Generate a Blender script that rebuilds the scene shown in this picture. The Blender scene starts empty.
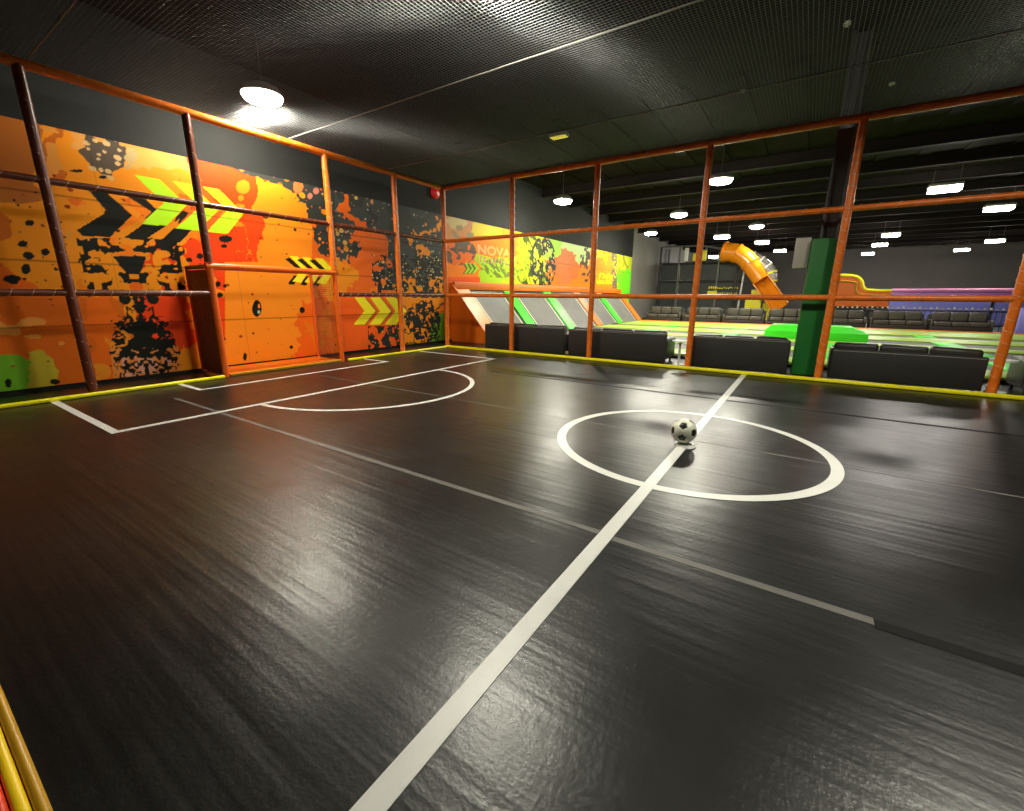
import bpy, bmesh, math, random
import numpy as np
from mathutils import Vector, Matrix
random.seed(7)
C = bpy.context.scene.collection
PI = math.pi
# ------------------------------------------------------------------ camera
FPX = 435.5
CR = Vector((0.83247384, 0.55402709, 0.00642559))
CU = Vector((-0.14077279, 0.20027827, 0.96957291))
CF = Vector((-0.53588276, 0.80804863, -0.24471836))
CP = Vector((8.5467, -9.4885, 1.45))
cam = bpy.data.cameras.new('camera'); co = bpy.data.objects.new('camera', cam); C.objects.link(co)
cam.sensor_width = 36; cam.lens = FPX * 36 / 1024; cam.clip_start = 0.02; cam.clip_end = 200
m = Matrix.Identity(4)
for i in range(3):
    m[i][0] = CR[i]; m[i][1] = CU[i]; m[i][2] = -CF[i]; m[i][3] = CP[i]
co.matrix_world = m
sc = bpy.context.scene; sc.camera = co
# ------------------------------------------------------------------ world, view, lamps
w = bpy.data.worlds.new('world'); sc.world = w; w.use_nodes = True
w.node_tree.nodes['Background'].inputs[0].default_value = (0.9, 0.95, 1.0, 1)
w.node_tree.nodes['Background'].inputs[1].default_value = 0.008
sc.view_settings.view_transform = 'Standard'; sc.view_settings.look = 'None'
sc.view_settings.gamma = 1; sc.view_settings.use_curve_mapping = False
sc.view_settings.exposure = 0.0
ZL = 4.75                                   # height of the lamps
LAMP_WARM = (1.0, 0.97, 0.80); LAMP_WHITE = (1.0, 0.95, 0.86)
E_ROUND = 320.0; E_LONG = 110.0
ROUND_LAMPS = [(0.35, -4.83, 'round high-bay lamp above the goal side of the court, glowing yellow'),
               (5.45, -5.15, 'round high-bay lamp above the middle of the court netting'),
               (10.8, -4.7, 'round high-bay lamp above the right part of the court netting'),
               (0.82, 5.31, 'round lamp over the sloped trampolines, nearest the orange corner post'),
               (5.93, 5.2, 'large round lamp beyond the fence beside the fourth upright from the corner'),
               (3.61, 10.15, 'round lamp just above the upper fence rail, below the largest round one'),
               (1.05, 14.98, 'small round lamp near the grey wall end, under the upper fence rail'),
               (5.96, 15.2, 'round lamp between the orange tube slide and the black column')]
LONG_LAMPS = [(11.49, 9.92, 'long white lamp nearest on the right, above the upper rail'),
              (13.89, 15.03, 'long white lamp just under the upper rail at the right edge'),
              (16.97, 28.3, 'long white lamp low at the right above the purple barrier'),
              (16.73, 33.95, 'small long lamp left of the low bright one at the right'),
              (11.63, 22.17, 'uppermost lamp of the three right of the green padded pillar'),
              (11.71, 27.57, 'middle lamp of the three right of the green padded pillar'),
              (11.69, 34.41, 'lowest lamp of the three right of the green padded pillar'),
              (6.24, 28.71, 'far lamp left of the grey box on the pillar'),
              (3.95, 18.54, 'lamp just above the top of the orange tube slide'),
              (5.6, 22.5, 'far lamp above the curved end of the orange tube slide'),
              (1.37, 31.58, 'far small lamp behind the black play frame')]
# ------------------------------------------------------------------ helpers
def at(px, py, axis, val):
    d = CF + CR * ((px - 512) / FPX) - CU * ((py - 405.5) / FPX)
    t = (val - CP[axis]) / d[axis]
    return CP + d * t

def obj(name, bm, mat, parent=None, smooth=True, angle=40):
    me = bpy.data.meshes.new(name)
    bmesh.ops.recalc_face_normals(bm, faces=bm.faces[:])
    bm.to_mesh(me); bm.free()
    for mt in (mat if isinstance(mat, (list, tuple)) else [mat]): me.materials.append(mt)
    if smooth:
        me.polygons.foreach_set('use_smooth', [True] * len(me.polygons))
        try: me.set_sharp_from_angle(angle=math.radians(angle))
        except Exception: pass
    o = bpy.data.objects.new(name, me); C.objects.link(o)
    if parent: o.parent = parent
    return o

def tag(o, label=None, cat=None, group=None, kind=None):
    if label: o['label'] = label
    if cat: o['category'] = cat
    if group: o['group'] = group
    if kind: o['kind'] = kind
    return o

def thing(name, label, cat, loc=(0, 0, 0), group=None, rz=0):
    o = bpy.data.objects.new(name, None); C.objects.link(o)
    o.location = loc; o.rotation_euler = (0, 0, rz); o.empty_display_size = .2
    return tag(o, label, cat, group)

def dup(root, loc, rz=0, label=None):
    r = root.copy(); C.objects.link(r); r.location = loc; r.rotation_euler = (0, 0, rz)
    if label: r['label'] = label
    for ch in list(root.children):
        c = ch.copy(); C.objects.link(c); c.parent = r
        for g in ch.children:
            d = g.copy(); C.objects.link(d); d.parent = c
    return r

def NB(): return bmesh.new()

def box(bm, lo, hi, bev=0.0, seg=2, M=None):
    r = bmesh.ops.create_cube(bm, size=1)
    vs = r['verts']
    lo = Vector(lo); hi = Vector(hi); c = (lo + hi) / 2; s = hi - lo
    for v in vs: v.co = Vector((v.co.x * s.x, v.co.y * s.y, v.co.z * s.z)) + c
    if bev > 0:
        es = list({e for v in vs for e in v.link_edges})
        g = bmesh.ops.bevel(bm, geom=es, offset=min(bev, min(s) * .49), segments=seg, affect='EDGES', profile=.5)
        vs = g['verts'] if M else vs
        if M:
            vv = set()
            for f in g['faces']: vv.update(f.verts)
            vs = list(vv | set(v for v in g['verts']))
    if M:
        for v in vs: v.co = M @ v.co
    return bm

def frame(d):
    d = d.normalized(); a = Vector((0, 0, 1)) if abs(d.z) < .95 else Vector((1, 0, 0))
    u = d.cross(a).normalized(); return u, u.cross(d).normalized()

def tube(bm, pts, r, n=10, cap=True, closed=False):
    pts = [Vector(p) for p in pts]; N = len(pts)
    rs = r if isinstance(r, (list, tuple)) else [r] * N
    rings = []; u = None
    for i, p in enumerate(pts):
        if closed: d = pts[(i + 1) % N] - pts[i - 1]
        else: d = pts[min(i + 1, N - 1)] - pts[max(i - 1, 0)]
        d.normalize()
        if u is None: u, _ = frame(d)
        else: u = (u - d * u.dot(d)).normalized()
        v = u.cross(d)
        rings.append([bm.verts.new(p + (u * math.cos(2 * PI * k / n) + v * math.sin(2 * PI * k / n)) * rs[i]) for k in range(n)])
    for i in range(N if closed else N - 1):
        a = rings[i]; b = rings[(i + 1) % N]
        for k in range(n): bm.faces.new((a[k], a[(k + 1) % n], b[(k + 1) % n], b[k]))
    if cap and not closed:
        bm.faces.new(rings[0]); bm.faces.new(rings[-1])
    return bm

def prism(bm, poly, f0, f1):
    """poly: 2-D outline, f0/f1: functions (u,v)->Vector for both ends"""
    a = [bm.verts.new(f0(*p)) for p in poly]; b = [bm.verts.new(f1(*p)) for p in poly]
    n = len(poly)
    bm.faces.new(a); bm.faces.new(b)
    for k in range(n): bm.faces.new((a[k], a[(k + 1) % n], b[(k + 1) % n], b[k]))
    return bm

def mat(name, col, rough=.5, metal=0, spec=.5, emit=None, estr=0, coat=0):
    mt = bpy.data.materials.new(name); mt.use_nodes = True
    b = mt.node_tree.nodes['Principled BSDF']
    b.inputs['Base Color'].default_value = (*col, 1); b.inputs['Roughness'].default_value = rough
    b.inputs['Metallic'].default_value = metal; b.inputs['Specular IOR Level'].default_value = spec
    b.inputs['Coat Weight'].default_value = coat
    if emit:
        b.inputs['Emission Color'].default_value = (*emit, 1); b.inputs['Emission Strength'].default_value = estr
    return mt

def vary(mt, amt=.25, scale=6, bump=0, bscale=40, detail=4, dist=.01):
    """noise variation of base colour plus bump, in object space"""
    nt = mt.node_tree; b = nt.nodes['Principled BSDF']
    tc = nt.nodes.new('ShaderNodeTexCoord')
    if amt:
        n = nt.nodes.new('ShaderNodeTexNoise'); n.inputs['Scale'].default_value = scale; n.inputs['Detail'].default_value = detail
        nt.links.new(tc.outputs['Object'], n.inputs['Vector'])
        mx = nt.nodes.new('ShaderNodeMix'); mx.data_type = 'RGBA'
        c = b.inputs['Base Color'].default_value
        mx.inputs['A'].default_value = (c[0] * (1 - amt), c[1] * (1 - amt), c[2] * (1 - amt), 1)
        mx.inputs['B'].default_value = (min(1, c[0] * (1 + amt)), min(1, c[1] * (1 + amt)), min(1, c[2] * (1 + amt)), 1)
        nt.links.new(n.outputs['Fac'], mx.inputs['Factor']); nt.links.new(mx.outputs['Result'], b.inputs['Base Color'])
    if bump:
        n2 = nt.nodes.new('ShaderNodeTexNoise'); n2.inputs['Scale'].default_value = bscale; n2.inputs['Detail'].default_value = 3
        nt.links.new(tc.outputs['Object'], n2.inputs['Vector'])
        bp = nt.nodes.new('ShaderNodeBump'); bp.inputs['Strength'].default_value = bump; bp.inputs['Distance'].default_value = dist
        nt.links.new(n2.outputs['Fac'], bp.inputs['Height']); nt.links.new(bp.outputs['Normal'], b.inputs['Normal'])
    return mt

M = {}
M['black_wall'] = vary(mat('black_wall_paint', (.015, .015, .014), .75, spec=.25), .2, 1.5, .1, 30)
M['hall_wall'] = vary(mat('grey_brown_wall', (.13, .12, .105), .7), .2, .6)
M['ceiling'] = vary(mat('dark_ceiling_deck', (.010, .0078, .0066), .9, spec=.05), .25, 2)
M['beam'] = mat('dark_beam', (.014, .011, .009), .85, spec=.1)
M['line'] = vary(mat('white_line_tape', (.70, .70, .67), .4), .06, 5)
M['yellow'] = vary(mat('yellow_vinyl', (.97, .84, .01), .35), .12, 5)
M['golden'] = vary(mat('golden_vinyl', (.97, .62, .01), .35), .12, 5)
M['amber'] = vary(mat('amber_vinyl', (.50, .26, .01), .35), .12, 5)
M['red'] = vary(mat('red_vinyl', (.75, .05, .01), .4), .1, 6)
M['orange_pipe'] = vary(mat('orange_pipe_sleeve', (.85, .165, .010), .33), .35, 9, .3, 60)
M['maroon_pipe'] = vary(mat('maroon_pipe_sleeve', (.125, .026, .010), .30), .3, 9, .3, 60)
M['goal'] = vary(mat('bright_orange_goal', (.85, .13, .008), .38), .12, 5)
M['goal_mat'] = vary(mat('orange_goal_mat', (.85, .17, .005), .45), .12, 5)
M['brown_net'] = vary(mat('brown_net_fabric', (.27, .105, .060), .8), .5, 14, .6, 60)
M['cord'] = mat('pale_cord', (.62, .42, .30), .4)
M['net'] = mat('black_net_twine', (.018, .017, .018), .33, spec=.8)
M['rope'] = mat('grey_rope', (.22, .21, .19), .5)
M['leather'] = vary(mat('black_leatherette', (.022, .021, .019), .42), .3, 4, .35, 12, dist=.02)
M['sofa_back'] = vary(mat('black_sofa_back', (.020, .019, .017), .55), .25, 5)
M['piping'] = mat('grey_piping', (.22, .21, .19), .4)
M['bench'] = vary(mat('dark_brown_leatherette', (.075, .066, .055), .38), .3, 3, .3, 9, dist=.02)
M['bench_dark'] = mat('dark_bench_base', (.028, .024, .021), .6)
M['green_pad'] = vary(mat('dark_green_pad', (.010, .145, .022), .42), .12, 3)
M['grey_box'] = mat('pale_grey_panel', (.42, .40, .35), .5)
M['steel'] = vary(mat('black_steel', (.06, .06, .057), .4), .2, 3)
M['orange'] = vary(mat('orange_vinyl', (.80, .165, .008), .45), .1, 3)
M['orange_lt'] = vary(mat('light_orange_vinyl', (.80, .27, .03), .4), .1, 3)
M['green'] = vary(mat('bright_green_vinyl', (.06, .78, .03), .4), .1, 3)
M['lime'] = vary(mat('lime_vinyl', (.40, .62, .07), .4), .15, 2)
M['mesh_grey'] = vary(mat('grey_trampoline_mesh', (.13, .127, .118), .6), .35, 1.6, .2, 60)
M['black'] = mat('black_edging', (.012, .012, .012), .5)
M['pale'] = mat('pale_edging', (.65, .62, .42), .5)
M['white'] = mat('white_plastic', (.82, .82, .78), .35)
M['slide'] = vary(mat('orange_slide_plastic', (.85, .27, .01), .22), .08, 2)
M['slide_grey'] = mat('grey_slide_plastic', (.30, .29, .24), .2)
M['yellow_plastic'] = mat('yellow_plastic', (.85, .75, .02), .35)
M['dark_net'] = vary(mat('dark_play_netting', (.045, .05, .045), .7), .35, 2)
M['play_frame'] = mat('black_play_frame', (.035, .035, .033), .5)
M['play_grey'] = mat('grey_play_post', (.16, .16, .14), .5)
M['purple'] = mat('purple_vinyl', (.50, .20, .65), .4)
M['pink'] = mat('pink_vinyl', (.95, .40, .70), .4)
M['blue'] = mat('blue_violet_vinyl', (.26, .27, .80), .45)
M['housing'] = mat('lamp_housing', (.25, .24, .22), .4)
M['glow_w'] = mat('lamp_diffuser_warm', (.8, .8, .7), .5, emit=LAMP_WARM, estr=E_ROUND)
M['glow_c'] = mat('lamp_diffuser_white', (.8, .8, .75), .5, emit=LAMP_WHITE, estr=E_LONG)
M['glow_y'] = mat('dim_yellow_lamp', (.8, .7, .1), .5, emit=(1, .85, .1), estr=.9)
M['bell'] = mat('red_bell', (.80, .01, .02), .3)

# floor material: black woven tarpaulin with creases
def floor_mat():
    mt = bpy.data.materials.new('black_tarpaulin'); mt.use_nodes = True; nt = mt.node_tree
    b = nt.nodes['Principled BSDF']; L = nt.links.new
    tc0 = nt.nodes.new('ShaderNodeTexCoord'); tcm = nt.nodes.new('ShaderNodeMapping'); tcm.inputs['Location'].default_value = (.13, .21, .377)
    L(tc0.outputs['Object'], tcm.inputs['Vector'])
    class TC: outputs = {'Object': tcm.outputs['Vector']}
    tc = TC
    def noise(scale, detail, mapping=None, rough=.5):
        n = nt.nodes.new('ShaderNodeTexNoise'); n.inputs['Scale'].default_value = scale
        n.inputs['Detail'].default_value = detail; n.inputs['Roughness'].default_value = rough
        if mapping:
            mp = nt.nodes.new('ShaderNodeMapping'); mp.inputs['Scale'].default_value = mapping[0]; mp.inputs['Rotation'].default_value = mapping[1]
            L(tc.outputs['Object'], mp.inputs['Vector']); L(mp.outputs['Vector'], n.inputs['Vector'])
        else: L(tc.outputs['Object'], n.inputs['Vector'])
        return n
    def ramp(src, p0, c0, p1, c1):
        r = nt.nodes.new('ShaderNodeValToRGB'); e = r.color_ramp.elements
        e[0].position = p0; e[0].color = (*c0, 1); e[1].position = p1; e[1].color = (*c1, 1); L(src, r.inputs['Fac']); return r
    n1 = noise(.9, 5, None, .6)
    r1 = ramp(n1.outputs['Fac'], .3, (.006, .0058, .0058), .75, (.011, .0105, .010))
    L(r1.outputs['Color'], b.inputs['Base Color'])
    n2 = noise(1.6, 6, None, .65)
    r2 = ramp(n2.outputs['Fac'], .3, (.295,) * 3, .7, (.38,) * 3)
    L(r2.outputs['Color'], b.inputs['Roughness'])
    b.inputs['Specular IOR Level'].default_value = .42
    # bumps: weave (two crossed waves), streak ripples, broad buckling
    def wave(scale, rot, dist=0.0):
        mp = nt.nodes.new('ShaderNodeMapping'); mp.inputs['Rotation'].default_value = (0, 0, rot)
        L(tc.outputs['Object'], mp.inputs['Vector'])
        wv = nt.nodes.new('ShaderNodeTexWave'); wv.inputs['Scale'].default_value = scale; wv.inputs['Distortion'].default_value = dist
        wv.inputs['Detail'].default_value = 1; wv.inputs['Detail Scale'].default_value = .6
        L(mp.outputs['Vector'], wv.inputs['Vector']); return wv
    def bump(h, s, dist, prev=None):
        bp = nt.nodes.new('ShaderNodeBump'); bp.inputs['Strength'].default_value = s; bp.inputs['Distance'].default_value = dist
        L(h, bp.inputs['Height'])
        if prev: L(prev.outputs['Normal'], bp.inputs['Normal'])
        return bp
    n3 = noise(1, 2, ((.7, 13, 1), (0, 0, -.03)))
    n4 = noise(1.3, 2)
    n5 = noise(1, 2, ((38, 62, 1), (0, 0, .5)), .6)
    n6 = noise(1, 1, ((60, 26, 1), (0, 0, -.15)), .5)
    b1 = bump(n4.outputs['Fac'], .5, .022); b2 = bump(n3.outputs['Fac'], .45, .008, b1)
    b3 = bump(n5.outputs['Fac'], .35, .0022, b2); b3 = bump(n6.outputs['Fac'], .28, .002, b3)
    L(b3.outputs['Normal'], b.inputs['Normal'])
    return mt
M['floor'] = floor_mat()
M['seam'] = vary(mat('grey_seam_tape', (.115, .11, .10), .45), .3, 6)
M['seam_dark'] = vary(mat('dark_seam_tape', (.006, .006, .006), .6, spec=.1), .3, 6)
M['hall_floor'] = vary(mat('dark_hall_floor', (.03, .028, .026), .5), .3, 2)

# ------------------------------------------------------------------ room shell
X0, X1, Y0, Y1, ZC = -1.0, 26.0, -13.0, 40.0, 5.6
def struct(name, lo, hi, mt, bev=0):
    return tag(obj(name, box(NB(), lo, hi, bev), mt, smooth=False), kind='structure')
floor = struct('floor', (X0 - .2, Y0 - .2, -.2), (X1 + .2, Y1 + .2, 0), M['floor'])
struct('ceiling', (X0 - .2, Y0 - .2, ZC), (X1 + .2, Y1 + .2, ZC + .2), M['ceiling'])
struct('wall_left', (X0 - .2, Y0 - .2, 0), (X0, 18.3, ZC), M['black_wall'])
struct('wall_left_far', (X0 - .2, 18.3, 0), (X0, Y1, ZC), vary(mat('grey_wall_paint', (.23, .22, .19), .6), .12, 1))
struct('wall_far', (X0 - .2, Y1, 0), (X1 + .2, Y1 + .2, ZC), M['hall_wall'])
struct('wall_right', (X1, Y0 - .2, 0), (X1 + .2, Y1, ZC), M['hall_wall'])
struct('wall_near', (X0, Y0 - .2, 0), (X1, Y0, ZC), M['hall_wall'])
n = 0
for y in [7.0 + 2.4 * k for k in range(13)]:       # roof beams crossing the hall
    n += 1
    bm = NB(); box(bm, (X0, y - .03, ZC - .30), (X1, y + .03, ZC)); box(bm, (X0, y - .10, ZC - .32), (X1, y + .10, ZC - .29))
    tag(obj('trim_%d' % n, bm, M['beam'], smooth=False), kind='structure')
for x in [X0 + .6 + 1.0 * k for k in range(26)]:   # shallow ribs of the roof deck
    n += 1
    tag(obj('trim_%d' % n, box(NB(), (x, 1.0, ZC - .03), (x + .30, Y1, ZC)), M['ceiling'], smooth=False), kind='structure')

# ------------------------------------------------------------------ markings on the floor (parts of the floor)
LW = .085
def strip(name, x0, y0, x1, y1, mt=None, z=.003):
    return obj(name, box(NB(), (x0, y0, 0.0005), (x1, y1, z)), mt or M['line'], floor, smooth=False)
def arc(name, cx, cy, R, a0, a1, w=LW, n=96, z=.003):
    bm = NB(); inn = []; out = []
    for k in range(n + 1):
        a = a0 + (a1 - a0) * k / n; c, s = math.cos(a), math.sin(a)
        inn.append(bm.verts.new((cx + (R - w / 2) * c, cy + (R - w / 2) * s, z))); out.append(bm.verts.new((cx + (R + w / 2) * c, cy + (R + w / 2) * s, z)))
    for k in range(n): bm.faces.new((inn[k], out[k], out[k + 1], inn[k + 1]))
    return obj(name, bm, M['line'], floor, smooth=False)
XM = 7.69
strip('halfway_line', XM - .045, -9.40, XM + .045, -.05, z=.004)
arc('centre_circle', XM, -4.98, 1.262, 0, 2 * PI, .095)
strip('penalty_line', 2.50, -8.17, 2.58, -1.17)
strip('penalty_line', .05, -8.17, 2.50, -8.09)
strip('penalty_line', .05, -1.25, 2.50, -1.17)
strip('goal_area_line', .84, -6.69, .91, -2.96)
strip('goal_area_line', .05, -6.69, .84, -6.62)
strip('goal_area_line', .05, -3.03, .84, -2.96)
arc('penalty_arc', 2.58, -4.86, 1.74, -PI / 2, PI / 2, .075)
strip('floor_seam', 1.2, -7.14, XM - .05, -7.09, M['seam'], .0015)
strip('floor_seam', XM + .05, -7.165, 9.0, -7.11, M['seam'], .0015)
strip('floor_seam', 9.0, -7.185, 12.3, -7.115, M['seam_dark'], .0015)
strip('floor_seam', 1.2, -4.86, 12.3, -4.835, M['seam'], .0012)
strip('floor_seam', 3.5, -2.70, 12.3, -2.62, M['seam_dark'], .0015)

# yellow foam strips along the edges
def edge(name, lo, hi, mt, label, bev=.02):
    return tag(obj(name, box(NB(), lo, hi, bev, 3), mt), label, 'foam strip', None)
edge('edge_strip', (.070, -9.40, 0), (.145, -5.97, .055), M['yellow'], 'yellow foam strip along the mural side, left of the goal')
edge('edge_strip', (.070, -3.42, 0), (.145, -.155, .055), M['yellow'], 'yellow foam strip along the mural side, between the goal and the corner post')
edge('edge_strip', (.070, -.15, 0), (12.6, -.070, .066), M['yellow'], 'long yellow foam strip under the fence in front of the sofas')
edge('edge_strip', (-.06, -9.472, 0), (7.9, -9.441, .03), M['amber'], 'amber foam strip at the near left edge of the court')
edge('edge_strip', (-.06, -9.508, 0), (7.9, -9.474, .03), M['golden'], 'raised yellow roll beside the amber strip in the near left corner')
edge('red_floor_pad', (-.06, -9.95, 0), (7.9, -9.510, .03), M['red'], 'red vinyl pad outside the yellow roll in the near left corner')
box_ = None

# ------------------------------------------------------------------ murals: colours computed on a fine grid of the panel
def h2(ix, iy, s):
    n = (ix.astype(np.int64) * 374761393 + iy.astype(np.int64) * 668265263 + s * 1442695041) & 0x7fffffff
    n = ((n ^ (n >> 13)) * 1274126177) & 0x7fffffff
    return ((n ^ (n >> 16)) & 0xffff) / 65535.0
def vnoise(x, y, s):
    ix = np.floor(x); iy = np.floor(y); fx = x - ix; fy = y - iy
    fx = fx * fx * (3 - 2 * fx); fy = fy * fy * (3 - 2 * fy)
    a = h2(ix, iy, s); b = h2(ix + 1, iy, s); c = h2(ix, iy + 1, s); d = h2(ix + 1, iy + 1, s)
    return (a * (1 - fx) + b * fx) * (1 - fy) + (c * (1 - fx) + d * fx) * fy
def fbm(x, y, s, o=3):
    r = 0; a = .5; t = 0
    for k in range(o):
        r = r + a * vnoise(x * 2 ** k, y * 2 ** k, s + k * 17); t += a; a *= .55
    return r / t
def spots(x, y, scale, s, dens=.3, rmin=.08, rmax=.38):
    """union of random round drops, one or none per cell"""
    x = x * scale; y = y * scale; ix = np.floor(x); iy = np.floor(y); res = np.zeros(x.shape, bool)
    for dx in (-1, 0, 1):
        for dy in (-1, 0, 1):
            cx = ix + dx; cy = iy + dy
            on = h2(cx, cy, s) < dens
            px = cx + .2 + .6 * h2(cx, cy, s + 1); py = cy + .2 + .6 * h2(cx, cy, s + 2)
            r = rmin + (rmax - rmin) * h2(cx, cy, s + 3) ** 2
            res |= on & ((x - px) ** 2 + ((y - py) * 1.15) ** 2 < r * r)
    return res
def inpoly(px, py, poly):
    r = np.zeros(px.shape, bool); n = len(poly)
    for i in range(n):
        x0, y0 = poly[i]; x1, y1 = poly[i - 1]
        if y0 == y1: continue
        c = ((y0 > py) != (y1 > py)) & (px < (x1 - x0) * (py - y0) / (y1 - y0) + x0)
        r ^= c
    return r
def P(poly, sc_, ox, oy): return [(ox + a / sc_, oy + b / sc_) for a, b in poly]
def ell(px, py, cx, cy, rx, ry): return ((px - cx) / rx) ** 2 + ((py - cy) / ry) ** 2

OR = (.92, .215, .008); OR2 = (.86, .145, .008); RED = (.85, .058, .006); YO = (.90, .285, .010); YE = (.98, .84, .02)
LIME = (.50, .90, .02); BK = (.011, .012, .009); DG = (.055, .060, .055); PINK = (.75, .33, .22); GR = (.16, .42, .02); SAND = (.82, .34, .07); BRN = (.50, .14, .02)

def mural_left(Y, Z):
    # picture position of every point of the real panel, used to place the printed motifs and the painted light falloff
    dx = X0 + .03 - CP.x; dy = Y - CP.y; dz = Z - CP.z
    dep = np.maximum(dx * CF.x + dy * CF.y + dz * CF.z, .05)
    px = 512 + FPX * (dx * CR.x + dy * CR.y + dz * CR.z) / dep
    py = 405.5 - FPX * (dx * CU.x + dy * CU.y + dz * CU.z) / dep
    col = np.zeros(Y.shape + (3,)); col[:] = OR
    def put(mask, c): col[mask] = c
    wob = (fbm(Y * 3.2, Z * 3.2, 5) - .5); wob2 = (fbm(Y * 9, Z * 9, 9) - .5)
    ex = px + wob * 34 + wob2 * 12; ey = py + (fbm(Y * 3.2, Z * 3.2, 25) - .5) * 30
    n1 = fbm(Y * 1.3, Z * 1.3, 2)
    put(n1 > .55, YO); put(n1 < .40, OR2)
    put((ex < 78) & (n1 < .56), OR2); put((ex < 62) & (ey < 250) & (n1 < .60), (.60, .13, .01)); put((ex < 40) & (ey < 200), BRN); put((ex < 130) & (ey > 296), (.72, .135, .008))  # orange print, painted darker towards the far left for the light falloff
    put((ex < 70) & (fbm(Y * 2.2, Z * 2.2, 61) > .60), (.80, .30, .05))
    put(ell(ex, ey, 12, 388, 40, 34) < 1, GR); put(ell(ex, ey, 45, 375, 20, 24) < 1, (.55, .42, .03))
    put((ey > 110) & (ex > 60) & (ex < 195) & (ey < 200), YO)
    put((ex > 75) & (ex < 200) & (ey < 178) & (ey < 150 + (ex - 75) * .25), SAND)
    put((ex > 195) & (ex < 282) & (ey < 205), RED)
    put((ell(ex, ey, 230, 255, 34, 34) < 1) & (ex < 245), RED); put(ell(ex, ey, 180, 262, 34, 22) < 1, RED)
    put((ex > 140) & (ex < 186) & (ey > 296) & (ey < 350), RED); put((ex > 148) & (ex < 178) & (ey > 340), RED)
    put((ex > 90) & (ex < 118) & (ey > 296), OR2); put((ex > 178) & (ey > 345) & (ex < 200), YO)
    put(ell(ex, ey, 229, 318, 24, 24) < 1, RED); put((ell(ex, ey, 235, 268, 40, 9) < 1), RED)
    put((px > 255) & (px < 312) & (py > 150), (.93, .27, .012))
    put((ex > 246) & (ex < 259 + wob2[...] * 20) & (ey < 262), RED)
    put(ell(px, py, 243, 187, 7, 7) < 1, OR); put(ell(px, py, 241, 198, 3, 3) < 1, OR)
    put((px > 225) & (px < 338) & (py > 262) & (n1 > .36), (.92, .28, .015))
    put((ex > 300) & (ex < 352) & (ey > 305), OR2); put((ell(ex, ey, 335, 330, 26, 20) < 1), (.83, .20, .01))
    # black right part of the panel with splatter
    edge_x = np.interp(py, [150, 172, 186, 200, 215, 235, 250, 262, 275], [205, 240, 283, 303, 312, 316, 318, 338, 352])
    jag = wob2 * 16 + wob * 8
    darkm = (px > edge_x + jag) & (py < 262 + np.clip((px - 350) * .45, 0, 70) + wob * 30)
    up = np.clip((230 - py) / 60, 0, 1)
    put(darkm, (.040, .043, .036))
    put(darkm & (px > 335) & (fbm(Y * 1.5, Z * 1.5, 71) > .45), DG)
    sp = spots(Y, Z, 7, 11, .33, .1, .45)
    put(darkm & sp & (px < 345) & (np.abs(px - edge_x) < 34), OR2)
    put(darkm & spots(Y, Z, 6, 31, .30, .1, .36) & (px >= 335) & (px < 385), (.50, .22, .14))
    put(darkm & spots(Y, Z, 5, 37, .07, .15, .36), YO)
    put(darkm & spots(Y, Z, 9, 33, .14, .1, .3) & (px >= 335), (.42, .40, .30)); put(darkm & (px < 360) & (px > 318) & spots(Y, Z, 5, 35, .22, .12, .4), (.70, .40, .10))
    put(ell(px, py, 298, 187, 5.5, 6) < 1 + wob2, (.75, .17, .04)); put(ell(px, py, 316, 191, 3, 3.4) < 1, (.55, .18, .12)); put(ell(px, py, 310, 196, 2.6, 3) < 1, (.55, .18, .12))
    # the orange-red flame and yellow-orange areas
    put(inpoly(ex, ey, [(343, 212), (348, 192), (355, 196), (357, 216), (366, 222), (380, 228), (392, 246), (386, 262), (376, 290), (378, 350), (322, 360), (330, 300), (352, 262), (358, 240)]), OR2)
    put(inpoly(ex, ey, [(333, 262), (345, 255), (356, 268), (354, 300), (330, 305), (322, 280)]), YO)
    put((py > 296) & (px > 340) & (px < 402), (.95, .125, .01))  # red print, its colour raised here in place of missing lamp light
    put((px > 402) & (px < 446) & (py > 278 + wob * 30) & (py < 300 + wob * 20), YO)
    put((px > 400) & (px < 440) & (py > 300) , YO)
    put((ell(ex, ey, 418, 300, 20, 16) < 1), YO); put((ell(ex, ey, 418, 233, 11, 4) < 1), YO); put((ell(ex, ey, 439, 222, 6, 8) < 1), YO); put((ell(ex, ey, 425, 256, 6, 5) < 1), YO)
    put(ell(px, py, 446, 335, 16, 26) < 1 + wob, GR)
    s1 = fbm(Y * 8, Z * 8, 41, 2)
    band = (px > 372) & (py > 255) & (py < 298) & (s1 > .47 - np.clip((px - 400) * .002, -.1, .06))
    put(band, (.022, .024, .02)); put(band & spots(Y, Z, 12, 43, .5, .1, .4), (.75, .55, .22))
    blot = (px > 392 - (py - 320) * .55) & (px < 440) & (py > 300) & (np.abs(fbm(Y * 7, Z * 7, 45, 2) - .5) < .085) & (py > 318 - (px - 372) * .35)
    put(blot, (.022, .024, .02))
    blot2 = (px > 368) & (px < 400) & (py > 326) & (fbm(Y * 8, Z * 8, 47, 2) > .5)
    put(blot2, (.022, .024, .02))
    put((blot | blot2) & spots(Y, Z, 11, 49, .35, .1, .35), (.85, .50, .06))
    blot3 = ell(px, py, 424, 322, 17, 20) < 1
    put(blot3 & (fbm(Y * 9, Z * 9, 48, 2) > .48), (.022, .024, .02))
    # mirrored ink figure, symmetric about its own axis
    ax = Y - (-6.72 + .0 * Z)                      # axis of the figure on the wall
    axp = np.interp(py, [230, 300, 390], [124, 139, 149])
    a = np.abs(px - axp)
    f = fbm(a * .16 + 3, py * .16, 83, 2); f2 = fbm(a * .30, py * .34, 85, 2); f3 = fbm(a * .10, py * .26, 87, 2)
    m1 = (py > 238) & (py < 296) & (a < 50) & (f > .50 + .004 * np.clip(a - 34, 0, 30))
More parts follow.
